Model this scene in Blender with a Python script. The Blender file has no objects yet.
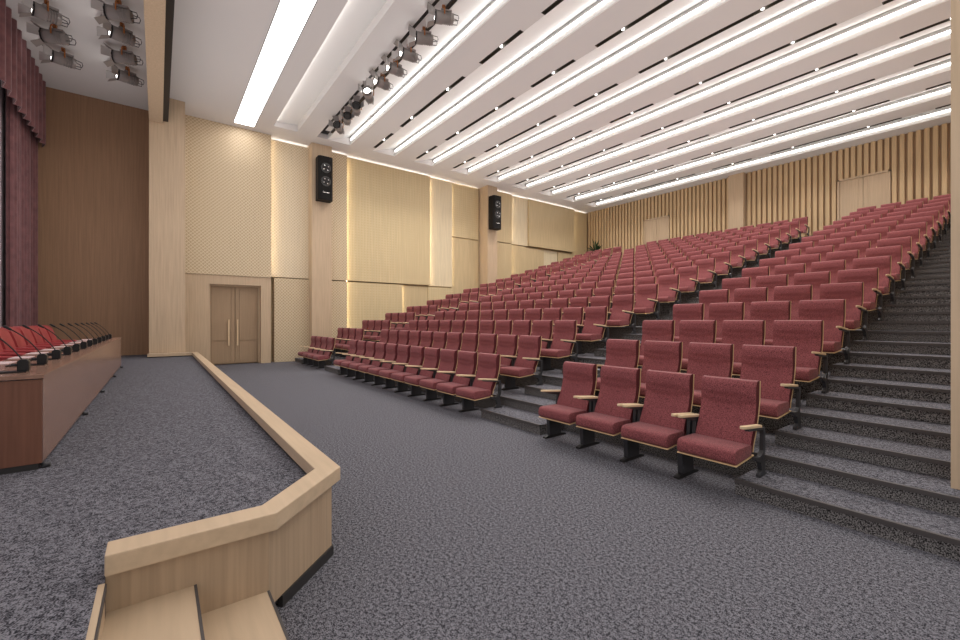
import bpy, bmesh, math, random
from mathutils import Vector, Matrix
random.seed(7)
PI = math.pi
C = bpy.context.scene
COL = C.collection
# ------------------------------------------------------------------ camera, world, exposure
H = 1.56
cam_d = bpy.data.cameras.new('camera'); cam_d.sensor_width = 36; cam_d.lens = 425.33*36/960
cam_d.clip_start = .05; cam_d.clip_end = 100
cam = bpy.data.objects.new('camera', cam_d); COL.objects.link(cam)
cam.location = (0, 0, H)
cam.rotation_euler = Vector((-.7973, .6036, 0)).to_track_quat('-Z', 'Y').to_euler()
C.camera = cam
w = bpy.data.worlds.new('world'); C.world = w; w.use_nodes = True
w.node_tree.nodes['Background'].inputs[0].default_value = (1, .95, .9, 1)
w.node_tree.nodes['Background'].inputs[1].default_value = .25
C.view_settings.view_transform = 'Standard'; C.view_settings.look = 'None'
C.view_settings.gamma = 1; C.view_settings.use_curve_mapping = False
C.view_settings.exposure = 0.76
C.cycles.max_bounces = 16; C.cycles.diffuse_bounces = 10
C.cycles.use_fast_gi = True; C.cycles.fast_gi_method = 'ADD'   # ambient fill added to brighten the ceiling, no lamp gives it
w.light_settings.ao_factor = .27; w.light_settings.distance = 4.0
LED = 3.9        # cove strips
PANEL = 3.0       # big luminous ceiling panel
SPOT = 84         # downlights, watts
WALL_LED = 9.0

# ------------------------------------------------------------------ materials
def mat(name, col, rough=.6, metal=0, spec=.4, emit=None, sheen=0):
    m = bpy.data.materials.new(name); m.use_nodes = True
    b = m.node_tree.nodes['Principled BSDF']
    b.inputs['Base Color'].default_value = (*col, 1)
    b.inputs['Roughness'].default_value = rough
    b.inputs['Metallic'].default_value = metal
    b.inputs['Specular IOR Level'].default_value = spec
    if sheen:
        b.inputs['Sheen Weight'].default_value = sheen
        b.inputs['Sheen Roughness'].default_value = .4
    if emit:
        b.inputs['Emission Color'].default_value = (*emit[0], 1)
        b.inputs['Emission Strength'].default_value = emit[1]
    return m

def nd(m, t, **kw):
    n = m.node_tree.nodes.new(t)
    for k, v in kw.items(): setattr(n, k, v)
    return n

def math_node(m, op, a, b=None):
    n = nd(m, 'ShaderNodeMath', operation=op)
    for i, v in enumerate((a, b)):
        if v is None: continue
        if isinstance(v, (int, float)): n.inputs[i].default_value = v
        else: m.node_tree.links.new(v, n.inputs[i])
    return n.outputs[0]

def noise_mix(m, scale, c1, c2, lo=.3, hi=.7, detail=3, mapscale=(1, 1, 1), bump=0, bdist=.01):
    L = m.node_tree.links; b = m.node_tree.nodes['Principled BSDF']
    tc = nd(m, 'ShaderNodeTexCoord'); mp = nd(m, 'ShaderNodeMapping')
    mp.inputs['Scale'].default_value = mapscale
    L.new(tc.outputs['Object'], mp.inputs[0])
    n = nd(m, 'ShaderNodeTexNoise'); n.inputs['Scale'].default_value = scale; n.inputs['Detail'].default_value = detail
    L.new(mp.outputs[0], n.inputs['Vector'])
    r = nd(m, 'ShaderNodeValToRGB')
    r.color_ramp.elements[0].position = lo; r.color_ramp.elements[1].position = hi
    r.color_ramp.elements[0].color = (*c1, 1); r.color_ramp.elements[1].color = (*c2, 1)
    L.new(n.outputs['Fac'], r.inputs[0]); L.new(r.outputs[0], b.inputs['Base Color'])
    if bump:
        bp = nd(m, 'ShaderNodeBump'); bp.inputs['Strength'].default_value = bump; bp.inputs['Distance'].default_value = bdist
        L.new(n.outputs['Fac'], bp.inputs['Height']); L.new(bp.outputs[0], b.inputs['Normal'])
    return r.outputs[0]

def wood(name, c, d=.82, mapscale=(9, 9, .35), rough=.45, scale=3):
    m = mat(name, c, rough)
    noise_mix(m, scale, tuple(v*d for v in c), c, .3, .72, 5, mapscale)
    return m

def patterned(name, c, c2, kind):
    """wood with a woven / perforated pattern in the y-z plane"""
    m = mat(name, c, .5)
    out = noise_mix(m, 3, tuple(v*.85 for v in c), c, .3, .7, 4, (9, 9, .35))
    L = m.node_tree.links; b = m.node_tree.nodes['Principled BSDF']
    tc = nd(m, 'ShaderNodeTexCoord'); s = nd(m, 'ShaderNodeSeparateXYZ')
    L.new(tc.outputs['Object'], s.inputs[0])
    y, z = s.outputs[1], s.outputs[2]
    if kind == 'diamond':
        k = PI/.115
        p = math_node(m, 'SINE', math_node(m, 'MULTIPLY', math_node(m, 'ADD', y, z), k))
        q = math_node(m, 'SINE', math_node(m, 'MULTIPLY', math_node(m, 'SUBTRACT', y, z), k))
        p = math_node(m, 'ABSOLUTE', p); q = math_node(m, 'ABSOLUTE', q)
        v = math_node(m, 'LESS_THAN', math_node(m, 'MINIMUM', p, q), .36)
    else:
        p = math_node(m, 'SINE', math_node(m, 'MULTIPLY', z, 2*PI/.11))
        q = math_node(m, 'SINE', math_node(m, 'MULTIPLY', y, 2*PI/.13))
        v = math_node(m, 'MULTIPLY', math_node(m, 'ADD', p, q), .5)
        v = math_node(m, 'GREATER_THAN', v, .35)
    mx = nd(m, 'ShaderNodeMix', data_type='RGBA')
    L.new(v, mx.inputs['Factor']); L.new(out, mx.inputs['A']); mx.inputs['B'].default_value = (*c2, 1)
    L.new(mx.outputs['Result'], b.inputs['Base Color'])
    return m

M = {}
M['wood'] = wood('light oak', (.55, .415, .282))
M['wood_h'] = wood('light oak flat', (.55, .415, .282), .86, (.5, 7, 7))
M['wood_stage'] = wood('stage oak', (.45, .325, .215), .78, (14, 14, .4))
M['wood_brown'] = wood('brown oak', (.33, .195, .115), .8, (9, 9, .3))
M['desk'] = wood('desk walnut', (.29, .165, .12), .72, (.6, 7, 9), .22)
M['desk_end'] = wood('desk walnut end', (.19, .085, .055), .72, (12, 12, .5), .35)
M['diamond'] = patterned('diamond panel', (.50, .385, .245), (.66, .55, .385), 'diamond')
M['weave'] = patterned('woven panel', (.62, .50, .30), (.54, .42, .24), 'grid')
M['diamond_pale'] = patterned('pale diamond panel', (.62, .50, .34), (.74, .64, .48), 'diamond')
M['pale'] = wood('pale panel', (.72, .61, .42))
M['door'] = wood('door oak', (.37, .26, .165), .85)
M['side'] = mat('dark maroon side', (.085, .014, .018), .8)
M['plain'] = wood('plain panel', (.58, .455, .27))
M['slat'] = wood('slat oak', (.60, .435, .255))
M['slat_back'] = wood('slat recess', (.38, .25, .145))
M['arm'] = wood('armrest ash', (.72, .55, .35), .9, (20, 4, 20))
M['ply'] = mat('ply edge', (.66, .46, .25), .5)
M['ceil'] = mat('ceiling paint', (.64, .615, .60), .8)
M['white'] = mat('white paint', (.80, .795, .78), .8)
M['greyline'] = mat('grey trim', (.45, .44, .43), .6)
M['fascia'] = mat('fascia paint', (.80, .79, .77), .7)
M['black'] = mat('black metal', (.018, .017, .018), .45)
M['slot'] = mat('slot metal', (.06, .052, .04), .5)
M['dark'] = mat('dark skirting', (.03, .028, .028), .5)
M['plastic'] = mat('black plastic', (.012, .012, .013), .35)
M['frame'] = mat('seat frame metal', (.055, .055, .06), .4, .4)
M['spot'] = mat('spotlight body', (.27, .245, .235), .42, .3)
M['spotl'] = mat('spotlight inner', (.55, .53, .52), .3, .8)
M['copper'] = mat('copper yoke', (.42, .17, .06), .4, .6)
M['cabinet'] = mat('speaker cabinet', (.010, .009, .009), .6, spec=.2)
M['cone'] = mat('speaker cone', (.05, .05, .05), .3)
M['chrome'] = mat('bright metal', (.7, .7, .7), .25, 1)
M['led'] = mat('led strip', (1, 1, 1), .5, emit=((1, .985, .96), LED))
M['ledw'] = mat('warm led strip', (1, 1, 1), .5, emit=((1, .84, .58), WALL_LED))
M['panel'] = mat('luminous panel', (1, 1, 1), .5, emit=((1, .98, .96), PANEL))
M['bulb'] = mat('bulb', (1, 1, 1), .5, emit=((1, .97, .93), 4))
M['paper'] = mat('paper', (.62, .48, .48), .6)
M['leaf'] = mat('leaf', (.012, .05, .018), .4)
M['pot'] = mat('pot', (.10, .06, .04), .5)
m = mat('carpet', (.1, .1, .1), .95, spec=.1); M['carpet'] = m
carpet_ramp = noise_mix(m, 140, (.018, .018, .023), (.205, .200, .225), .40, .60, 2)
_rn = carpet_ramp.node; _n1 = _rn.inputs[0].links[0].from_node
_n2 = nd(m, 'ShaderNodeTexNoise'); _n2.inputs['Scale'].default_value = 48; _n2.inputs['Detail'].default_value = 2
m.node_tree.links.new(_n1.inputs['Vector'].links[0].from_socket, _n2.inputs['Vector'])
_s = math_node(m, 'ADD', math_node(m, 'MULTIPLY', _n1.outputs['Fac'], .62), math_node(m, 'MULTIPLY', _n2.outputs['Fac'], .38))
m.node_tree.links.new(_s, _rn.inputs[0])
_rn.color_ramp.elements[0].position = .42; _rn.color_ramp.elements[1].position = .58
m = mat('riser carpet', (.1, .1, .1), .95, spec=.1); M['riser'] = m
noise_mix(m, 105, (.020, .019, .020), (.25, .238, .235), .40, .62, 3)
M['nosing'] = mat('step nosing', (.07, .063, .062), .45)
m = mat('maroon fabric', (.3, .07, .08), .8, spec=.25, sheen=.12); M['fabric'] = m
noise_mix(m, 165, (.105, .030, .034), (.31, .092, .097), .36, .64, 2, (1, 1, .6), .25, .004)
m = mat('curtain velvet', (.25, .1, .1), .85, sheen=.4); M['curtain'] = m
noise_mix(m, 5, (.14, .065, .068), (.22, .10, .102), .3, .7, 2)
m = mat('red leather', (.62, .06, .07), .38, spec=.5); M['redleather'] = m
noise_mix(m, 4, (.26, .030, .034), (.37, .052, .056), .3, .7, 2)
M['cyc'] = mat('stage screen', (.6, .52, .55), .8)

# ------------------------------------------------------------------ mesh builder
class MB:
    def __init__(self): self.bm = bmesh.new()
    def box(self, a, b, mi=0):
        x0, y0, z0 = [min(p, q) for p, q in zip(a, b)]; x1, y1, z1 = [max(p, q) for p, q in zip(a, b)]
        v = [self.bm.verts.new(p) for p in ((x0,y0,z0),(x1,y0,z0),(x1,y1,z0),(x0,y1,z0),(x0,y0,z1),(x1,y0,z1),(x1,y1,z1),(x0,y1,z1))]
        for f in ((0,3,2,1),(4,5,6,7),(0,1,5,4),(1,2,6,5),(2,3,7,6),(3,0,4,7)):
            self.bm.faces.new([v[i] for i in f]).material_index = mi
        return self
    def prism(self, pts, z0, z1, mi=0):
        """plan polygon extruded upward"""
        return self.sweep([(p[0], p[1], z0) for p in pts], (0, 0, z1-z0), mi)
    def profx(self, pts, x0, x1, mi=0):
        """(y,z) profile extruded along x"""
        return self.sweep([(x0, p[0], p[1]) for p in pts], (x1-x0, 0, 0), mi)
    def sweep(self, pts, d, mi=0):
        a = [self.bm.verts.new(p) for p in pts]
        b = [self.bm.verts.new(Vector(p)+Vector(d)) for p in pts]
        n = len(pts); fs = [self.bm.faces.new(a[::-1]), self.bm.faces.new(b)]
        for i in range(n): fs.append(self.bm.faces.new((a[i], a[(i+1) % n], b[(i+1) % n], b[i])))
        for f in fs: f.material_index = mi
        return self
    def tube(self, path, r, seg=8, cap=True):
        path = [Vector(p) for p in path]; rs = r if isinstance(r, (list, tuple)) else [r]*len(path)
        rings = []; up = Vector((0, 0, 1))
        for i, p in enumerate(path):
            t = (path[min(i+1, len(path)-1)]-path[max(i-1, 0)])
            if t.length < 1e-9: t = Vector((0, 0, 1))
            t.normalize()
            u = t.cross(up)
            if u.length < 1e-3: u = t.cross(Vector((1, 0, 0)))
            u.normalize(); v = t.cross(u)
            rings.append([self.bm.verts.new(p+(u*math.cos(2*PI*k/seg)+v*math.sin(2*PI*k/seg))*rs[i]) for k in range(seg)])
        for a, b in zip(rings, rings[1:]):
            for k in range(seg):
                f = self.bm.faces.new((a[k], a[(k+1) % seg], b[(k+1) % seg], b[k])); f.smooth = True
        if cap:
            for rg in (rings[0], rings[-1]):
                if rs[0] > 1e-5:
                    try: self.bm.faces.new(rg)
                    except ValueError: pass
        return self
    def quadstrip(self, rows):
        vs = [[self.bm.verts.new(p) for p in r] for r in rows]
        for a, b in zip(vs, vs[1:]):
            for i in range(len(a)-1):
                f = self.bm.faces.new((a[i], a[i+1], b[i+1], b[i])); f.smooth = True
        return self
    def mesh(self, name, mats, bevel=0, smooth=False):
        bmesh.ops.recalc_face_normals(self.bm, faces=self.bm.faces)
        if bevel:
            es = [e for e in self.bm.edges if len(e.link_faces) == 2 and e.calc_face_angle(0) > .6]
            bmesh.ops.bevel(self.bm, geom=es, offset=bevel, segments=2, profile=.6, affect='EDGES')
        me = bpy.data.meshes.new(name); self.bm.to_mesh(me); self.bm.free()
        for mm in (mats if isinstance(mats, (list, tuple)) else [mats]): me.materials.append(M[mm])
        if smooth:
            for p in me.polygons: p.use_smooth = True
            me.set_sharp_from_angle(angle=.7) if hasattr(me, 'set_sharp_from_angle') else None
        return me
    def build(self, name, mats, parent=None, bevel=0, smooth=False):
        o = bpy.data.objects.new(name, self.mesh(name, mats, bevel, smooth)); COL.objects.link(o)
        if parent: o.parent = parent
        return o

def struct(o):
    o['kind'] = 'structure'; return o
def tag(o, label, cat, group=None, kind=None):
    o['label'] = label; o['category'] = cat
    if group: o['group'] = group
    if kind: o['kind'] = kind
    return o
def empty(name, loc, rz=0):
    o = bpy.data.objects.new(name, None); COL.objects.link(o); o.location = loc; o.rotation_euler = (0, 0, rz)
    o.empty_display_size = .1
    return o
def copy_tree(o, parent=None):
    c = o.copy(); COL.objects.link(c)
    if parent: c.parent = parent
    for ch in list(o.children):
        copy_tree(ch, c)
    return c

P = .95
ORD = ['', 'front', 'second', 'third', 'fourth', 'fifth', 'sixth', 'seventh', 'eighth', 'ninth', 'tenth', 'eleventh',
       'twelfth', 'thirteenth', 'fourteenth', 'fifteenth', 'sixteenth', 'last']
def row_y(k): return P*(3.712+k)
def step_y(j): return P*(3.83+.5*j)        # nosing of the j-th 14 cm step
RZ = .2803; HZ = RZ/2
XR = 1.6          # right limit of the room
XL = -17.45       # backing plane of the left wall
YB = 21.6         # back wall
ZC = 8.3

# ------------------------------------------------------------------ floor, tiers, steps
struct(MB().box((XL, -.6, -.1), (XR, YB+.1, 0)).build('floor', 'carpet'))
for k in range(2, 19):
    y0 = step_y(2*(k-1)); y1 = step_y(2*k) if k < 18 else YB
    z = RZ*(k-1)
    xr = XR if k == 2 else -.2
    mb = MB().box((XL+.2, y0+.012, z-RZ+.001), (xr, y1+.02, z-.004), 0)
    for f in mb.bm.faces: f.material_index = 1 if abs(f.normal.y) > .5 else 0
    mb.bm.normal_update()
    for f in mb.bm.faces: f.material_index = 1 if f.normal.y < -.5 else 0
    o = struct(mb.build('seating_tier', ['carpet', 'riser']))
    nb = MB().box((XL+.2, y0-.004, z-.035), (xr, y0+.03, z), 0)
    nb.build('nosing', 'nosing', o)
AISLES = [(-1.66, -.2), (-5.42, -4.1), (-13.45, -12.2), (-17.0, -16.05)]
for a, (xa, xb) in enumerate(AISLES):
    for k in range(1, 18):
        j = 2*k-1; y0 = step_y(j); y1 = step_y(j+1); z = HZ*j
        xe = XR if (a == 0 and k == 1) else xb
        mb = MB().box((xa, y0+.012, z-HZ), (xe, y1+.012, z-.004))
        mb.bm.normal_update()
        for f in mb.bm.faces: f.material_index = 0 if f.normal.z > .5 else 1
        o = struct(mb.build('aisle_step', ['carpet', 'riser']))
        MB().box((xa, y0-.004, z-.035), (xe, y0+.03, z)).build('nosing', 'nosing', o)

# ------------------------------------------------------------------ ceiling
BEV = [5.92, 7.77, 9.62, 11.47, 13.30, 15.15, 17.05, 18.93, 20.80]
TOP = 8.75
XE = -16.0
def cbox(a, b, m='ceil'): return struct(MB().box(a, b).build('ceiling', m))
cbox((XL, .25, ZC), (XE-.1, YB+.1, TOP))                       # border along the left wall
cbox((XE-.1, .25, ZC), (XR, 2.05, TOP))
cbox((XE-.1, 2.05, ZC), (XE-.62, 2.68, TOP)) if False else None
cbox((XE-.1, 2.68, ZC), (XR, 3.20, TOP))
cbox((XE-.1, 3.98, ZC), (XR, 4.66, TOP))
cbox((XE-.1, 4.64, 8.48), (XR, 5.07, TOP), 'black')            # behind the spotlight track
cbox((XL-.1, -5.1, ZC), (XR, -.21, TOP))                       # over the stage
cbox((XL-.1, -.21, ZC), (XR, .25, TOP))
# shallow cove
struct(MB().profx([(3.2, ZC+.14), (3.98, ZC+.24), (3.98, TOP), (3.2, TOP)], XE-.1, XR).build('ceiling', 'white'))
MB().box((XE, 3.201, 8.33), (XR-.05, 3.21, 8.42)).build('led_strip', 'led')
o = bpy.data.objects['led_strip']; tag(o, 'hidden light strip inside the shallow ceiling cove beside the white luminous panel', 'light')
o.data.materials[0] = mat('soft led', (1, 1, 1), emit=((1, .97, .93), 2.2))
# coves with the light line
for i, b in enumerate(BEV):
    prev = 5.05 if i == 0 else BEV[i-1]+.90
    struct(MB().profx([(prev, ZC+.004), (b-.03, ZC+.31), (b-.03, TOP), (prev, TOP)], XE-.1, XR).build('ceiling', 'white'))
    # upstand face with grey trim, led and bevel
    struct(MB().box((XE-.1, b-.032, ZC), (XR, b-.001, ZC+.135)).build('cove_fascia', 'fascia'))
    struct(MB().box((XE-.05, b-.05, ZC+.195), (XR, b-.001, ZC+.292)).build('cove_fascia', 'greyline'))
    l = MB().box((XE+.05, b-.058, ZC+.137), (XR, b-.001, ZC+.193)).build('light_line', 'led')
    where = ['nearest the spotlight track', 'second from the spotlight track', 'third from the spotlight track',
             'fourth from the spotlight track', 'fifth from the spotlight track', 'fourth from the back wall',
             'third from the back wall', 'second from the back wall', 'nearest the slatted back wall'][i]
    tag(l, 'long white light line in the ceiling cove '+where, 'light', 'light lines in the ceiling coves')
    yend = BEV[i+1] if i+1 < len(BEV) else YB+.1
    if i+1 < len(BEV):
        cbox((XE-.1, b, ZC), (XR, b+.78, TOP))
        cbox((XE-.1, b+.76, 8.42), (XR, b+.92, TOP))
    else:
        cbox((XE-.1, b, ZC), (XR, yend, TOP))
# luminous panel
pt = empty('ceiling_light_panel', (-8, 2.365, ZC))
tag(pt, 'long bright white luminous panel with black edges in the ceiling near the stage', 'ceiling light')
MB().box((-8.6, -.30, .0), (9.6, .30, .03)).build('diffuser', 'panel', pt)
for s in (-1, 1): MB().box((-8.63, s*.30, -.006), (9.6, s*.315, .05)).build('frame', 'black', pt)
cbox((XE-.1, 2.05, ZC+.04), (XR, 2.68, TOP))
cbox((XL, 2.05, ZC), (XE-.62, 2.68, TOP)) if False else None
# slot downlights
SEG = []
x = -15.75
while x < 1.4:
    SEG.append((x, x+1.58, [x+.84])); SEG.append((x+2.27, x+6.08, [x+3.03, x+5.24])); x += 6.85
ordw = ['first', 'second', 'third', 'fourth', 'fifth', 'sixth', 'seventh', 'eighth']
for i, b in enumerate(BEV[:-1]):
    y0, y1 = b+.785, b+.895; cur = XE-.1
    for s, (xa, xb, lamps) in enumerate(SEG):
        if xa > 1.2: continue
        xb = min(xb, XR)
        cbox((cur, b+.78, ZC+.006), (xa, b+.90, 8.42)); cur = xb
        t = empty('slot_downlight', ((xa+xb)/2, b+.84, ZC))
        tag(t, 'black slot light, %s ceiling slot row from the front, %s segment from the left' % (ordw[i], ordw[s]),
            'ceiling light', 'black slot lights in the ceiling')
        hw = (xb-xa)/2
        mb = MB().box((-hw, -.056, .07), (hw, .056, .12)).box((-hw, -.058, -.004), (hw, -.05, .12)).box((-hw, .05, -.004), (hw, .058, .12))
        mb.box((-hw, -.05, -.004), (-hw+.01, .05, .12)).box((hw-.01, -.05, -.004), (hw, .05, .12))
        mb.build('housing', 'slot', t)
        for lx in lamps:
            if lx > XR-.1: continue
            rx = lx-(xa+xb)/2
            MB().tube([(rx, 0, .075), (rx, 0, .0)], [.03, .03], 14).build('lamp', 'bulb', t)
            ld = bpy.data.lights.new('downlight', 'SPOT'); ld.energy = SPOT; ld.spot_size = 2.1; ld.spot_blend = .8
            ld.shadow_soft_size = .05; ld.color = (1, .95, .89)
            lo = bpy.data.objects.new('downlight', ld); COL.objects.link(lo); lo.location = (lx, b+.84, ZC-.03)
    cbox((cur, b+.78, ZC+.006), (XR, b+.90, 8.42)) if cur < XR-.05 else None

# ------------------------------------------------------------------ walls
wl = struct(MB().box((XL-.15, .6, 0), (XL, YB+.1, ZC)).build('wall_left', 'plain'))
# front part of left wall with the door surround
ds = MB()
XF = -17.0
ds.box((XL, .6, 0), (XF, 1.39, 3.10)).box((XL, 2.96, 0), (XF, 3.29, 3.10)).box((XL, 1.39, 2.79), (XF, 2.96, 3.10))
struct(ds.build('wall_left', 'wood'))
struct(MB().box((XL, .6, 3.105), (XF+.04, 3.29, ZC)).build('wall_left', 'diamond'))
d = struct(MB().box((XL, 1.39, .0), (XF-.22, 1.44, 2.79)).box((XL, 2.91, 0), (XF-.22, 2.96, 2.79)).box((XL, 1.44, 2.74), (XF-.22, 2.91, 2.79)).build('door_1', 'wood'))
for s in (0, 1):
    ya, yb = (1.44, 2.172) if s == 0 else (2.178, 2.91)
    xs = XF-.27
    lf = MB().box((xs-.05, ya, .02), (xs, yb, 2.74))
    lf.box((xs, ya+.03, .04), (xs+.012, yb-.13 if s == 0 else yb-.03, .775)) if False else None
    leaf = lf.build('door_leaf', 'door', d)
    # raised fields leave the grooves between them
    a0, a1 = (ya+.02, yb-.13) if s == 0 else (ya+.13, yb-.02)
    MB().box((xs, a0, .05), (xs+.022, a1, .815)).box((xs, a0, .845), (xs+.022, a1, 2.70)).build('door_field', 'door', leaf)
    b0, b1 = (yb-.115, yb-.008) if s == 0 else (ya+.008, ya+.115)
    MB().box((xs, b0, .05), (xs+.022, b1, 2.70)).build('door_stile', 'door', leaf)
    hy = 1.98 if s == 0 else 2.25
    hb = MB().box((xs+.06, hy-.02, .66), (xs+.085, hy+.02, 1.58)).box((xs+.01, hy-.012, .76), (xs+.065, hy+.012, .79)).box((xs+.01, hy-.012, 1.45), (xs+.065, hy+.012, 1.48))
    h = hb.build('door_handle', 'arm', leaf); h['label'] = 'pale wood bar handle'
# wall panels : (y0, y1, z0, z1, front x, material)
PAN = [(3.29, 4.66, 3.16, 8.22, -17.16, 'diamond_pale'), (3.42, 4.66, 0, 3.12, -17.10, 'diamond'),
       (5.36, 6.12, 3.16, 8.22, -17.02, 'diamond'), (5.36, 6.12, 0, 3.12, -17.02, 'diamond'),
       (6.12, 10.08, 3.18, 8.22, -17.16, 'weave'), (6.12, 8.68, 0, 3.12, -17.16, 'weave'),
       (8.68, 10.0, 0, 3.10, -17.24, 'plain'), (10.0, 11.39, 0, 3.10, -17.20, 'weave'),
       (10.08, 11.39, 3.16, 8.22, -17.28, 'pale'),
       (11.39, 13.05, 5.64, 8.22, -17.36, 'weave'), (11.39, 13.05, 0, 5.59, -17.36, 'plain'),
       (13.7, 15.02, 5.64, 8.22, -17.02, 'plain'), (13.7, 15.02, 0, 5.59, -17.02, 'plain'),
       (15.02, 16.3, 5.64, 8.22, -17.16, 'pale'), (15.02, 16.1, 0, 5.59, -17.16, 'plain'),
       (16.3, 20.1, 5.66, 8.22, -17.08, 'plain'), (16.1, 17.6, 0, 5.56, -17.20, 'plain'),
       (17.6, 18.8, 0, 5.58, -17.28, 'pale'), (18.8, 20.1, 0, 5.56, -17.22, 'plain'),
       (20.1, 21.5, 0, 8.22, -17.26, 'plain')]
for i, (ya, yb, za, zb, xf, mm) in enumerate(PAN):
    struct(MB().box((XL, ya+.004, za), (xf, yb-.004, zb)).build('wall_panel', mm))
def led_v(y, z0, z1, xf):
    o = MB().box((xf-.07, y+.001, z0), (xf-.045, y+.008, z1)).build('wall_led', 'ledw')
    return struct(o)
led_v(3.29, 3.2, 8.2, XF+.04); led_v(6.12, .1, 8.1, -17.02); led_v(10.08, 3.2, 8.1, -17.16); led_v(11.39, 3.2, 8.1, -17.28)
led_v(15.02, .1, 5.5, -17.02); led_v(15.02, 5.75, 8.1, -17.02); led_v(20.1, 5.8, 8.1, -17.08); led_v(8.68, .1, 3.1, -17.16)
M['wash'] = mat('wash strip', (1, 1, 1), .5, emit=((1, .96, .91), 2.5))
for (ya, yb, za, zb, xf, mm) in PAN:     # wash above the panels, onto the ceiling border
    if zb == 8.22: struct(MB().box((xf-.11, ya+.02, zb+.001), (xf-.045, yb-.02, zb+.006)).build('wall_led', 'wash'))
# columns
for ya, yb, nm in ((4.65, 5.40, ''), (13.12, 13.74, '')):
    struct(MB().box((XL, ya, 0), (-16.70, yb, ZC)).build('wall_column', 'wood'))
# proscenium column and header
struct(MB().box((XL, -.214, .3), (-15.99, .665, ZC)).build('proscenium_column', 'wood'))
struct(MB().box((-15.99, -.214, 7.48), (XR, .115, ZC)).build('proscenium_beam', 'wood'))
struct(MB().box((-15.99, .117, 7.56), (XR, .25, ZC)).build('proscenium_beam', 'black'))
struct(MB().box((XL, -.1, 0), (XL+.2, .62, ZC)).build('wall_left', 'wood'))
# stage walls
struct(MB().box((-17.55, -5.0, .3), (-17.36, -.2, ZC)).build('wall_stage_left', 'wood_brown'))
struct(MB().box((-17.5, -3.15, .3), (XR, -2.95, ZC)).build('wall_stage_back', 'cyc'))
struct(MB().box((-.42, 4.83, .1), (XR+.15, YB+.1, ZC)).build('wall_right', 'wood'))
# back wall : dark backing, slats, doors, column
struct(MB().box((XL, YB, 4.5), (XR, YB+.15, ZC)).build('wall_back', 'slat_back'))
def slats(x0, x1, z0, z1, nm='slat_panelling'):
    mb = MB(); n = max(1, round((x1-x0)/.205)); p = (x1-x0)/n
    for i in range(n):
        mb.box((x0+i*p+.03, YB-.09, z0), (x0+i*p+.03+.125, YB+.005, z1))
    struct(mb.build(nm, 'slat'))
ZB = RZ*17
slats(-17.2, -13.33, ZB, ZC); slats(-11.87, -8.86, ZB, ZC); slats(-8.16, -4.90, ZB, ZC); slats(-3.36, -.45, ZB, ZC)
slats(-13.33, -11.87, 7.12, ZC); slats(-4.90, -3.36, 7.12, ZC)
struct(MB().box((-8.86, YB-.32, ZB), (-8.215, YB, ZC)).build('wall_column', 'wood'))
for n_, (xa, xb) in ((2, (-13.33, -11.87)), (3, (-4.90, -3.36))):
    fr = MB().box((xa, YB-.12, ZB), (xa+.06, YB, 7.11)).box((xb-.06, YB-.12, ZB), (xb, YB, 7.11)).box((xa, YB-.12, 7.04), (xb, YB, 7.11))
    d = struct(fr.build('door_%d' % n_, 'wood'))
    mid = (xa+xb)/2
    for a, b in ((xa+.06, mid-.004), (mid+.004, xb-.06)):
        lf = MB().box((a, YB-.07, ZB+.01), (b, YB-.02, 7.04)).build('door_leaf', 'wood', d)
        e = .14; inner = (a, b-e) if a < mid-.1 and b < mid else (a+e, b)
        st = (b-e+.012, b-.006) if b < mid else (a+.006, a+e-.012)
        MB().box((inner[0]+.006, YB-.078, ZB+.02), (inner[1], YB-.07, 7.03)).box((st[0], YB-.078, ZB+.02), (st[1], YB-.07, 7.03)).build('door_field', 'wood', lf)

# ------------------------------------------------------------------ stage
SZ = .45
poly = [(-17.4, .9), (-2.87, .9), (-2.45, .44), (-2.45, -.18), (XR, -.18), (XR, -5.0), (-17.4, -5.0)]
struct(MB().prism(poly, .02, SZ).build('stage_floor', 'carpet'))
body_o = [(-16.6, .92), (-2.85, .92), (-2.43, .46), (-2.43, -.18)]
body_i = [(-16.6, .86), (-2.88, .86), (-2.50, .43), (-2.50, -.18)]
def band(o, i, z0, z1, name, m, parent=None):
    pts = o + i[::-1]
    return MB().prism(pts, z0, z1).build(name, m, parent)
rail = empty('stage_rail', (-2.85, .92, 0)); rail['label'] = 'raised light oak stage edging with black skirting'; rail['category'] = 'stage edging'
def loc(pts, c=(-2.85, .92)): return [(p[0]-c[0], p[1]-c[1]) for p in pts]
band(loc(body_o), loc(body_i), .06, .476, 'face_panel', 'wood_stage', rail)
sk_o = [(-16.6, .932), (-2.845, .932), (-2.487, .54)]; sk_i = [(-16.6, .90), (-2.86, .90), (-2.51, .52)]
band(loc(sk_o), loc(sk_i), 0, .062, 'skirting', 'dark', rail)
cap_o = [(-15.75, .987), (-2.873, .987), (-2.38, .488), (-2.38, -.18)]
cap_i = [(-15.75, .835), (-2.937, .835), (-2.53, .445), (-2.53, -.18)]
pts = loc(cap_o) + loc(cap_i)[::-1]
MB().prism(pts, .476, .566).build('cap', 'wood_h', rail, bevel=.006)
MB().box((-15.95+2.85, -.25-.92, .476), (-15.752+2.85, .987-.92, .566)).build('cap', 'wood_h', rail, bevel=.006)
MB().box((-15.95+2.85, -.25-.92, .45), (-15.77+2.85, .85-.92, .476)).build('shadow_gap_strip', 'dark', rail)  # dark strip painted in for the shadow gap under the cap
band(loc([(-15.75, .89), (-2.90, .89), (-2.48, .45), (-2.48, -.17)]), loc([(-15.75, .848), (-2.925, .848), (-2.518, .448), (-2.518, -.17)]), .45, .477, 'shadow_gap_strip', 'dark', rail)  # same dark strip for the shaded gap along the inner edge
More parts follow.
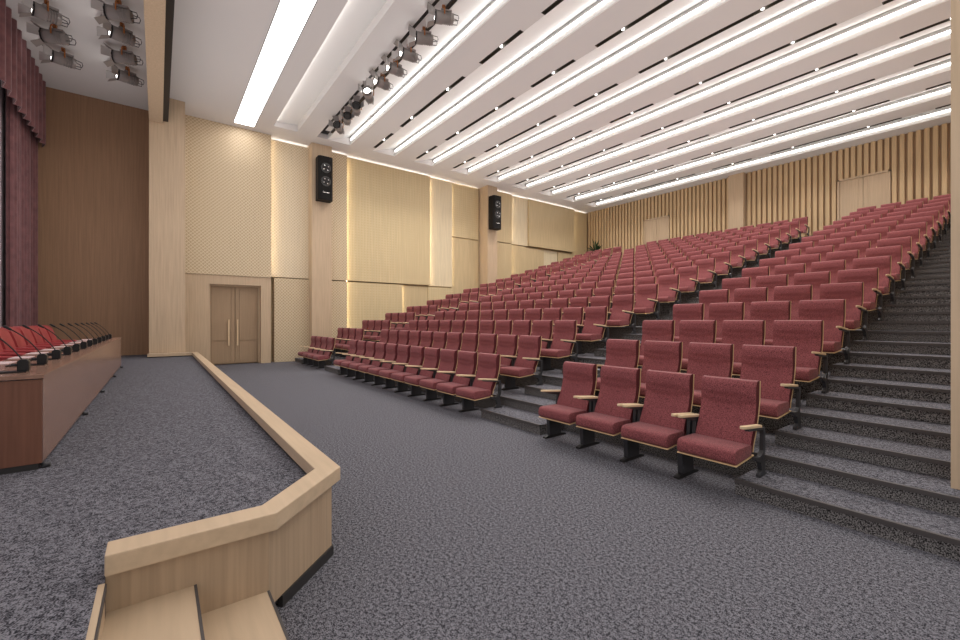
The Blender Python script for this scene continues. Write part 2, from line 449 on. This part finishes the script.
# stair
st = empty('stage_stairs', (-2.43, 0, 0)); tag(st, 'light oak steps with black nosings running down from the stage end', 'stairs')
def stair_box(a, b, name, m): return MB().box((a[0]+2.43, a[1], a[2]), (b[0]+2.43, b[1], b[2])).build(name, m, st)
stair_box((-2.43, -.178, .0), (-.9, .145, .30), 'tread', 'wood_h')
stair_box((-2.43, .148, .0), (-.9, .461, .15), 'tread', 'wood_h')
stair_box((-2.43, .136, .262), (-.9, .1475, .302), 'nosing', 'nosing')
stair_box((-2.43, .452, .112), (-.9, .464, .152), 'nosing', 'nosing')
stair_box((-2.38, -.200, .30), (-.9, -.178, .452), 'stringer', 'wood_h')
stair_box((-2.38, -.1775, .415), (-.9, -.172, .448), 'nosing', 'nosing')

# desk
dk = empty('conference_desk', (-4.5, -.69, SZ)); tag(dk, 'long brown walnut conference desk standing on the carpeted stage', 'desk')
LD = 8.5
mb = MB().box((-LD, -.55, .675), (.012, .012, .705)); mb.build('desktop', 'desk', dk, bevel=.003)
MB().box((-LD+.02, -.03, .045), (-.02, 0, .668)).build('front_panel', 'desk', dk)
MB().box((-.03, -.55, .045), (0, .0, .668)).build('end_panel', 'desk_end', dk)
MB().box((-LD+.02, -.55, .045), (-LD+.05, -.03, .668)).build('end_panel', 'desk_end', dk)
MB().box((-LD+.05, -.52, .0), (-.05, -.06, .045)).build('plinth', 'dark', dk)
MB().box((-.055, -.55, .0), (-.004, -.02, .044)).build('kick_strip', 'dark', dk)
for fx in (-.05, -2.25, -4.2, -6.4, -8.4):
    MB().tube([(fx, .012, .0), (fx, .012, .014), (fx, .0, .022), (fx, -.02, .045)], [.032, .032, .016, .016], 10).build('foot', 'frame', dk)

# gooseneck microphones
def make_mic():
    r = empty('gooseneck_microphone', (0, 0, 0))
    MB().box((-.06, -.22, 0), (.06, .02, .012)).build('base_plate', 'plastic', r, bevel=.003)
    b = MB().profx([(-.035, .01), (.03, .01), (.03, .085), (.015, .10), (-.02, .10), (-.035, .085)], -.034, .034).build('base', 'plastic', r, bevel=.006)
    MB().tube([(-.03, -.035, .055), (-.03, -.075, .056)], .012, 10).build('button', 'frame', b)
    MB().box((.0, .0305, .03), (.008, .032, .038)).build('indicator', 'chrome', b)
    path = []
    for i in range(13):
        t = i/12
        path.append((-.05*t, -.01-.19*t**1.15, .09+.225*math.sin(t*PI*.33)/math.sin(PI*.33)))
    MB().tube(path, [.005]*13, 8).build('gooseneck', 'plastic', r)
    e = Vector(path[-1]); d_ = (Vector(path[-1])-Vector(path[-2])).normalized()
    MB().tube([e, e+d_*.02, e+d_*.06, e+d_*.07], [.006, .011, .011, .005], 10).build('microphone_head', 'plastic', r)
    return r
mic0 = make_mic()
NM = 12
for i in range(NM):
    o = mic0 if i == 0 else copy_tree(mic0)
    o.location = (-4.78-.672*i, -.83, SZ+.705)
    pos = ('nearest the camera' if i == 0 else 'at the far end of the row' if i == NM-1 else ORD[i+1]+' from the near end')
    tag(o, 'black gooseneck microphone on the walnut desk, '+pos, 'microphone', 'gooseneck microphones on the desk')
# papers on the desk
for i in range(10):
    o = MB().box((-.15, -.05, 0), (.15, .10, .006)).build('paper_sheet', 'paper')
    o.location = (-5.1-.75*i, -1.19, SZ+.7055)
    tag(o, 'pale paper sheet at the rear edge of the desk, %s from the near end' % (ORD[i+1] if i else 'first'), 'paper', 'papers on the desk')

# red chairs behind the desk
def make_chair():
    r = empty('conference_chair', (0, 0, 0))
    # faces +y (towards the audience)
    rows = []
    for s in range(13):
        u = s/12*2-1
        wv = .27*u
        bow = .07*(u*u)
        rows.append((wv, bow, 1.0-.07*abs(u)**3))
    def shell(off):
        out = []
        for zi in range(9):
            t = zi/8
            out.append([(x_, -.25+b_+off-.10*t+.03*math.sin(t*PI), .42+(zt-.42)*t) for x_, b_, zt in rows])
        return out
    f = shell(.05); g = shell(-.03)
    mb = MB(); mb.quadstrip(f); mb.quadstrip(g)
    for k in range(12):
        a, b_ = f[-1][k], f[-1][k+1]; c_, d_ = g[-1][k+1], g[-1][k]
        mb.bm.faces.new([mb.bm.verts.new(p) for p in (a, b_, c_, d_)])
    for e in (0, 12):
        for k in range(8):
            mb.bm.faces.new([mb.bm.verts.new(p) for p in (f[k][e], f[k+1][e], g[k+1][e], g[k][e])])
    bmesh.ops.remove_doubles(mb.bm, verts=mb.bm.verts, dist=.0005)
    mb.build('backrest', 'redleather', r, smooth=True)
    MB().box((-.26, -.22, .38), (.26, .26, .48)).build('seat', 'redleather', r, bevel=.03, smooth=True)
    for s in (-1, 1):
        a = MB().tube([(s*.29, .18, .46), (s*.29, .2, .60), (s*.29, .16, .64), (s*.29, -.18, .66), (s*.27, -.24, .62)], .022, 8).build('armrest', 'redleather', r)
        for q in (-1, 1):
            MB().tube([(s*.22, q*.2, .39), (s*.25, q*.24, 0)], [.02, .014], 8).build('leg', 'frame', r)
    return r
ch0 = make_chair()
NC = 8
for i in range(NC):
    o = ch0 if i == 0 else copy_tree(ch0)
    o.location = (-8.05-.68*i, -1.62, SZ)
    pos = 'nearest the left picture edge' if i == 0 else 'at the far end of the row' if i == NC-1 else ORD[i+1]+' from the near end'
    tag(o, 'rounded red leather conference chair behind the desk, '+pos, 'chair', 'red chairs behind the desk')
o = copy_tree(ch0); o.location = (-12.6, -2.45, SZ); o.rotation_euler.z = .2; o.name = 'conference_chair'
tag(o, 'rounded red leather chair set back by the curtain, behind the desk row', 'chair')

# curtains
def curtain(x0, x1, y, z0, z1, period, depth, name, label, saw=False):
    n = int((x1-x0)/period*12); f = []; g = []
    for i in range(n+1):
        x_ = x0+(x1-x0)*i/n; ph = (x_-x0)/period
        if saw:
            fr = ph % 1; dy = depth*(fr if fr < .8 else (1-fr)*4)
        else: dy = depth*(.5+.5*math.sin(2*PI*ph))+.3*depth*math.sin(5.3*ph)
        f.append((x_, y+dy)); g.append((x_, y+dy-.02))
    mb = MB()
    zs = [z0, z0+.03, z1]
    mb.quadstrip([[(p[0], p[1], z_) for p in f] for z_ in zs]); mb.quadstrip([[(p[0], p[1], z_) for p in g] for z_ in zs])
    mb.quadstrip([[(p[0], p[1], z0) for p in f], [(p[0], p[1], z0) for p in g]])
    bmesh.ops.remove_doubles(mb.bm, verts=mb.bm.verts, dist=.0005)
    o = mb.build(name, 'curtain')
    return tag(o, label, 'curtain')
curtain(-17.33, -2, -2.64, 6.52, 8.29, .44, .15, 'curtain_valance', 'pleated dark red velvet valance hanging below the stage ceiling', True)
curtain(-17.33, -14.75, -2.86, SZ+.01, 8.28, .17, .10, 'stage_curtain', 'long dark red pleated curtain hanging behind the valance beside the brown wall')

# ------------------------------------------------------------------ theatre seats
SW = .253
def seat_parts():
    parts = {}
    # back: rear line (y,z) and front line
    rear = [(-.002, .992), (-.008, .90), (-.014, .80), (-.035, .70), (-.065, .60), (-.11, .50), (-.15, .42), (-.165, .36)]
    front = [(-.030, .998), (-.072, .988), (-.092, .955), (-.100, .90), (-.100, .84), (-.098, .78), (-.112, .70), (-.148, .60), (-.198, .50), (-.225, .43), (-.232, .37)]
    # backrest with concave centre, built as grid across x
    mb = MB(); cols = 15; F = []; R_ = []
    fine = []
    for (y0, z0), (y1, z1) in zip(front, front[1:]):
        nn = max(1, round(abs(z1-z0)/.018)); fine += [(y0+(y1-y0)*q/nn, z0+(z1-z0)*q/nn) for q in range(nn)]
    front = fine+[front[-1]]
    for fy, fz in front:
        row = []
        for i in range(cols):
            u = i/(cols-1)*2-1
            dip = .018*(1-u*u)*(1 if fz < .97 else .3) if fz < .86 else .004*(1-u*u)
            edge = .007*max(0, abs(u)-.8)/.2
            zc = .80-.05*(1-u*u); bump = .014*min(1, max(0, (fz-zc)/.025))*min(1, (1-abs(u))*6+.2)
            row.append((u*(SW-.006), fy+dip+edge-bump, fz))
        F.append(row)
    for ry, rz in rear:
        R_.append([((i/(cols-1)*2-1)*(SW-.006), ry-.0085, rz) for i in range(cols)])
    mb.quadstrip(F); mb.quadstrip(R_)
    mb.quadstrip([F[0], R_[0]]); mb.quadstrip([F[-1], R_[-1]])
    # sides
    for c in (0, cols-1):
        n = 10
        def samp(L, t):
            q = t*(len(L)-1); a = int(min(q, len(L)-2)); fr = q-a
            p0, p1 = L[a][c], L[a+1][c]; return tuple(p0[j]*(1-fr)+p1[j]*fr for j in range(3))
        A = [r_[c] for r_ in F]; B = [r_[c] for r_ in R_]
        loop = A + B[::-1]
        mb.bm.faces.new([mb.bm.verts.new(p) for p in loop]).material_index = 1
    bmesh.ops.remove_doubles(mb.bm, verts=mb.bm.verts, dist=.0004)
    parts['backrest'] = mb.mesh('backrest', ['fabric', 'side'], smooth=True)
    # back board : thin ply shell
    bb = [(y, z) for y, z in rear]; outer = bb + [(y-.008, z) for y, z in bb[::-1]]
    parts['back_board'] = MB().profx(outer, -SW, SW).mesh('back_board', 'ply')
    cu = [(-.200, .335), (-.520, .308), (-.545, .33), (-.55, .38), (-.54, .418), (-.515, .436), (-.45, .440), (-.34, .438), (-.24, .436), (-.20, .43)]
    parts['seat_cushion'] = MB().profx(cu, -.262, .252).mesh('seat_cushion', 'fabric', bevel=.012, smooth=True)
    parts['seat_board'] = MB().profx([(-.16, .334), (-.532, .307), (-.538, .300), (-.53, .297), (-.16, .324)], -.264, .254).mesh('seat_board', 'ply')
    ar = [(-.03, 0), (.03, 0)]
    mb = MB(); n = 8
    pts = [(-.025, -.10), (-.025, -.44)] + [(-.025*math.cos(PI*i/n), -.44-.045*math.sin(PI*i/n)) for i in range(1, n)] + [(.025, -.44), (.025, -.10)]
    mb.prism(pts, .578, .602)
    for v in mb.bm.verts: v.co.z += (-.05-v.co.y)*.10
    parts['armrest'] = mb.mesh('armrest', 'arm', bevel=.005, smooth=True)
    mb = MB()
    mb.profx([(-.40, .610), (-.10, .582), (-.085, .575), (-.10, .40), (-.16, .29), (-.24, .29), (-.19, .40), (-.175, .55), (-.38, .595)], -.017, .017)
    parts['arm_bracket'] = mb.mesh('arm_bracket', 'frame', bevel=.004)
    mb = MB()
    mb.profx([(-.36, .30), (-.14, .30), (-.12, .035), (-.34, .035)], -.027, .027)
    parts['pedestal'] = mb.mesh('pedestal', 'frame', bevel=.006)
    mb = MB().profx([(-.42, .0), (-.03, .0), (-.03, .02), (-.10, .036), (-.36, .036), (-.42, .018)], -.029, .029)
    parts['foot_plate'] = mb.mesh('foot_plate', 'black', bevel=.004)
    # end frame : curved side casting standing on the half step
    mb = MB().profx([(-.40, .610), (-.07, .580), (-.035, .575), (-.028, .52), (-.03, .36), (-.055, .30), (-.03, .22), (-.03, .165), (.0, .16), (.0, .142),
                     (-.16, .142), (-.15, .165), (-.11, .20), (-.14, .27), (-.24, .31), (-.24, .335), (-.13, .325), (-.075, .37), (-.068, .52), (-.085, .56), (-.39, .59)], -.018, .018)
    parts['end_frame'] = mb.mesh('end_frame', 'frame', bevel=.004)
    return parts
SP = seat_parts()
def seat_root(endR=False, endL=False):
    r = empty('theatre_seat', (0, 0, 0))
    def add(n, dx=0, parent=r):
        o = bpy.data.objects.new(n, SP[n]); COL.objects.link(o); o.parent = parent; o.location.x = dx; return o
    add('backrest'); add('back_board'); add('seat_cushion'); add('seat_board')
    add('armrest', .275); add('armrest', -.275)
    if endR: add('end_frame', .283)
    else:
        add('arm_bracket', .278); p = add('pedestal', .280); add('foot_plate', 0, p)
    add('arm_bracket', -.278)
    if endL:
        p = add('pedestal', -.278); add('foot_plate', 0, p)
    return r
protos = {'mid': seat_root(), 'R': seat_root(endR=True), 'L': seat_root(endL=True)}
used = set()
BLOCKS = [('right', 4, -1.832), ('centre', 11, -5.602), ('left', 4, -13.74)]
PITCH = .615
far = []
def pos_text(block, i, n):
    # i counts from the right end
    if i == 0: return {'right': 'beside the right aisle', 'centre': 'at its right end', 'left': 'at its right end'}[block]
    if i == n-1: return {'right': 'at its left end', 'centre': 'at its left end', 'left': 'beside the side wall aisle'}[block]
    if i < n/2: return ORD[i+1]+' from its right end'
    return ORD[n-i]+' from its left end'
for bname, n, x0 in BLOCKS:
    for k in range(1, 18):
        for i in range(n):
            loc_ = (x0-PITCH*i, row_y(k), RZ*(k-1))
            if bname == 'left' and (k >= 13 or (k == 12 and i >= 1)):
                far.append((loc_, 'R' if i == 0 else 'L' if i == n-1 else 'mid')); continue
            key = 'R' if i == 0 else 'L' if i == n-1 else 'mid'
            if key not in used: o = protos[key]; used.add(key)
            else: o = copy_tree(protos[key])
            o.location = loc_
            rw = 'front' if k == 1 else 'last' if k == 17 else ORD[k]
            tag(o, 'maroon theatre seat, %s row of the %s block, %s' % (rw, bname, pos_text(bname, i, n)),
                'theatre seat', 'maroon theatre seats in the %s block' % bname)
# the farthest, smallest seats as one object
bm = bmesh.new(); mats = ['fabric', 'ply', 'arm', 'frame', 'black']
mi = {'backrest': 0, 'back_board': 1, 'seat_cushion': 0, 'seat_board': 1, 'armrest': 2, 'arm_bracket': 3, 'pedestal': 3, 'foot_plate': 4, 'end_frame': 3}
for loc_, key in far:
    lst = [('backrest', 0), ('back_board', 0), ('seat_cushion', 0), ('seat_board', 0), ('armrest', .275), ('armrest', -.275), ('arm_bracket', -.278)]
    if key == 'R': lst += [('end_frame', .283)]
    else: lst += [('arm_bracket', .278), ('pedestal', .28), ('foot_plate', .28)]
    if key == 'L': lst += [('pedestal', -.278), ('foot_plate', -.278)]
    for nme, dx in lst:
        n0 = len(bm.verts); f0 = len(bm.faces); bm.from_mesh(SP[nme]); bm.verts.ensure_lookup_table(); bm.faces.ensure_lookup_table()
        for v in bm.verts[n0:]: v.co += Vector(loc_)+Vector((dx, 0, 0))
        for f in bm.faces[f0:]: f.material_index = mi[nme]
me = bpy.data.meshes.new('theatre_seats'); bm.to_mesh(me); bm.free()
for mm in mats: me.materials.append(M[mm])
o = bpy.data.objects.new('theatre_seats', me); COL.objects.link(o)
tag(o, 'farthest maroon theatre seats in the rear rows of the left block', 'theatre seats', None, 'stuff')

# ------------------------------------------------------------------ loudspeakers
def make_speaker():
    r = empty('loudspeaker', (0, 0, 0))
    # local: cabinet faces +x, 0 at its back
    pr = [(.0, -.27), (.33, -.27), (.40, -.20), (.40, .20), (.33, .27), (.0, .27)]
    MB().prism(pr, -.82, .82).build('cabinet', 'cabinet', r, bevel=.008)
    for zc in (.38, -.12):
        ring = MB().tube([(.400, 0, zc), (.412, 0, zc)], .185, 24).build('woofer', 'cone', r)
        MB().tube([(.413, 0, zc), (.420, 0, zc)], .13, 24).build('cone', 'black', ring)
        mb = MB()
        for q in range(4):
            a = q*PI/2+.6; mb.tube([(.414, .10*math.cos(a), zc+.10*math.sin(a)), (.426, .10*math.cos(a), zc+.10*math.sin(a))], .022, 8)
        mb.build('bracket', 'chrome', ring)
    MB().box((.401, -.12, -.56), (.408, .12, -.53)).build('badge', 'chrome', r)
    MB().box((-.04, -.08, -.1), (.0, .08, .1)).build('wall_mount', 'frame', r)
    return r
s0 = make_speaker(); s0.location = (-16.65, 5.04, 6.90)
tag(s0, 'tall black two-driver loudspeaker on the wooden column nearest the stage', 'loudspeaker', 'wall loudspeakers')
s1 = copy_tree(s0); s1.location = (-16.65, 13.42, 6.90)
tag(s1, 'tall black two-driver loudspeaker on the farther column of the left wall', 'loudspeaker', 'wall loudspeakers')

# ------------------------------------------------------------------ spotlights
def make_spot(lit=True):
    r = empty('stage_spotlight', (0, 0, 0))
    # pivot point = origin at clamp, body .32 below; lens towards -y
    h = -.34
    MB().tube([(0, .30, h), (0, .29, h), (0, .02, h), (0, .0, h), (0, -.12, h), (0, -.20, h)], [.11, .145, .150, .165, .165, .165], 18).build('body', 'spot', r, smooth=False)
    fin = MB()
    fin.box((-.10, -.05, h+.13), (.10, .24, h+.19))
    for q in range(4): fin.tube([(0, .05+.05*q, h), (0, .062+.05*q, h)], .158, 18)
    fin.build('housing_fin', 'spot', r)
    MB().tube([(0, -.205, h), (0, -.215, h)], [.12, .12], 18).build('lens', 'bulb' if lit else 'cone', r)
    MB().tube([(0, -.19, h), (0, -.23, h), (0, -.231, h)], [.17, .17, .125], 18, cap=False).build('lens_ring', 'black', r)
    for q in range(4):
        a = q*PI/2; ca, sa = math.cos(a), math.sin(a)
        def pt(u, v, d_): return (ca*v-sa*u, d_, h+sa*v+ca*u)
        wd = .13
        p4 = [pt(-wd*.8, .155, -.225), pt(wd*.8, .155, -.225), pt(wd, .27, -.42), pt(-wd, .27, -.42)]
        n_ = Vector((ca, .35, sa)).normalized()*.008
        MB().sweep(p4, n_).build('barn_door', 'spot' if q % 2 else 'spotl', r)
    MB().tube([(-.185, .03, h), (-.185, .03, h+.20), (-.12, .03, -.07), (.12, .03, -.07), (.185, .03, h+.20), (.185, .03, h)], .018, 8).build('yoke', 'copper', r)
    MB().box((-.035, -.01, -.10), (.035, .07, 0)).build('clamp', 'copper', r)
    for s in (-1, 1):
        MB().tube([(s*.08, .28, h+.09), (s*.09, .42, h+.07), (s*.09, .44, h), (s*.09, .42, h-.07), (s*.08, .28, h-.09)], .010, 6).build('rear_handle', 'frame', r)
    return r
sp_lit = make_spot(True); sp_dark = make_spot(False)
def place_spot(first, loc_, yaw, pitch, label, group, scale=1.0):
    o = first if not first.get('label') else copy_tree(first)
    o.location = loc_; o.rotation_euler = (pitch, 0, yaw); o.scale = (scale,)*3
    tag(o, label, 'spotlight', group)
# over the stage (two rows)
rowA = [(-12.66, True), (-13.6, False), (-14.64, True)]
for i, (x_, l) in enumerate(rowA):
    place_spot(sp_lit if l else sp_dark, (x_, -1.90, 8.299), 0.3 if l else -.3, 0.0,
               'grey stage spotlight with copper yoke near the curtain valance, %s' % ['nearest the camera', 'the middle one', 'nearest the brown wall'][i], 'spotlights above the stage', .85)
rowB = [(-11.76, False), (-12.6, True), (-13.65, False), (-14.7, True)]
for i, (x_, l) in enumerate(rowB):
    place_spot(sp_lit if l else sp_dark, (x_, -.68, 8.299), 0.3 if l else -.3, 0.0,
               'grey stage spotlight with copper yoke near the wooden beam, %s from the camera' % ['first', 'second', 'third', 'farthest'][i], 'spotlights above the stage', .85)
# track over the front of the audience
tk = empty('lighting_track', (-11.6, 4.86, 8.299)); tag(tk, 'black lighting track recessed in the ceiling, carrying a row of spotlights', 'lighting track')
MB().box((-3.9, -.19, .02), (13.1, -.11, .10)).build('rail', 'black', tk)
MB().box((-3.9, .11, .02), (13.1, .19, .10)).build('rail', 'black', tk)
MB().box((-3.9, -.11, .06), (13.1, .11, .10)).build('centre_strip', 'ceil', tk)
TS = [(-7.75, -.40, 0, 1), (-8.6, -.38, 0, 1), (-9.35, -.05, 0, 1), (-10.1, .05, 0, 1), (-10.9, .15, 0, 1), (-11.75, .95, -.2, 1), (-12.7, 1.2, -.1, 0), (-13.5, 1.25, -.1, 0), (-14.3, .9, -.1, 0)]
for i, (x_, yaw, pit, l) in enumerate(TS):
    place_spot(sp_lit if l else sp_dark, (x_, 4.86, 8.30), yaw, pit,
               'grey spotlight with barn doors on the ceiling track, %s' % ('nearest the camera' if i == 0 else 'farthest, by the left wall' if i == 8 else ORD[i+1]+' from the camera'), 'spotlights on the ceiling track', .78)

# ------------------------------------------------------------------ plant in the rear corner
pl = empty('potted_plant', (-16.0, 20.7, ZB)); tag(pl, 'dark green leafy potted plant in the rear left corner behind the last seats', 'plant')
MB().tube([(0, 0, 0), (0, 0, .45), (0, 0, .5)], [.16, .24, .25], 16).build('pot', 'pot', pl)
mb = MB(); rnd = random.Random(3)
for q in range(46):
    a = rnd.uniform(0, 2*PI); el = rnd.uniform(.25, 1.4); L_ = rnd.uniform(.45, .85); s_ = Vector((0, 0, .5+rnd.uniform(0, .45)))
    d_ = Vector((math.cos(a)*math.cos(el), math.sin(a)*math.cos(el), math.sin(el))); sd = d_.cross(Vector((0, 0, 1))).normalized()*rnd.uniform(.035, .06)
    p0, p1, p2 = s_, s_+d_*L_*.6+Vector((0, 0, .03)), s_+d_*L_-Vector((0, 0, .12*L_))
    mb.sweep([p0, p1-sd, p2, p1+sd], (0, 0, .004))
mb.build('foliage', 'leaf', pl)
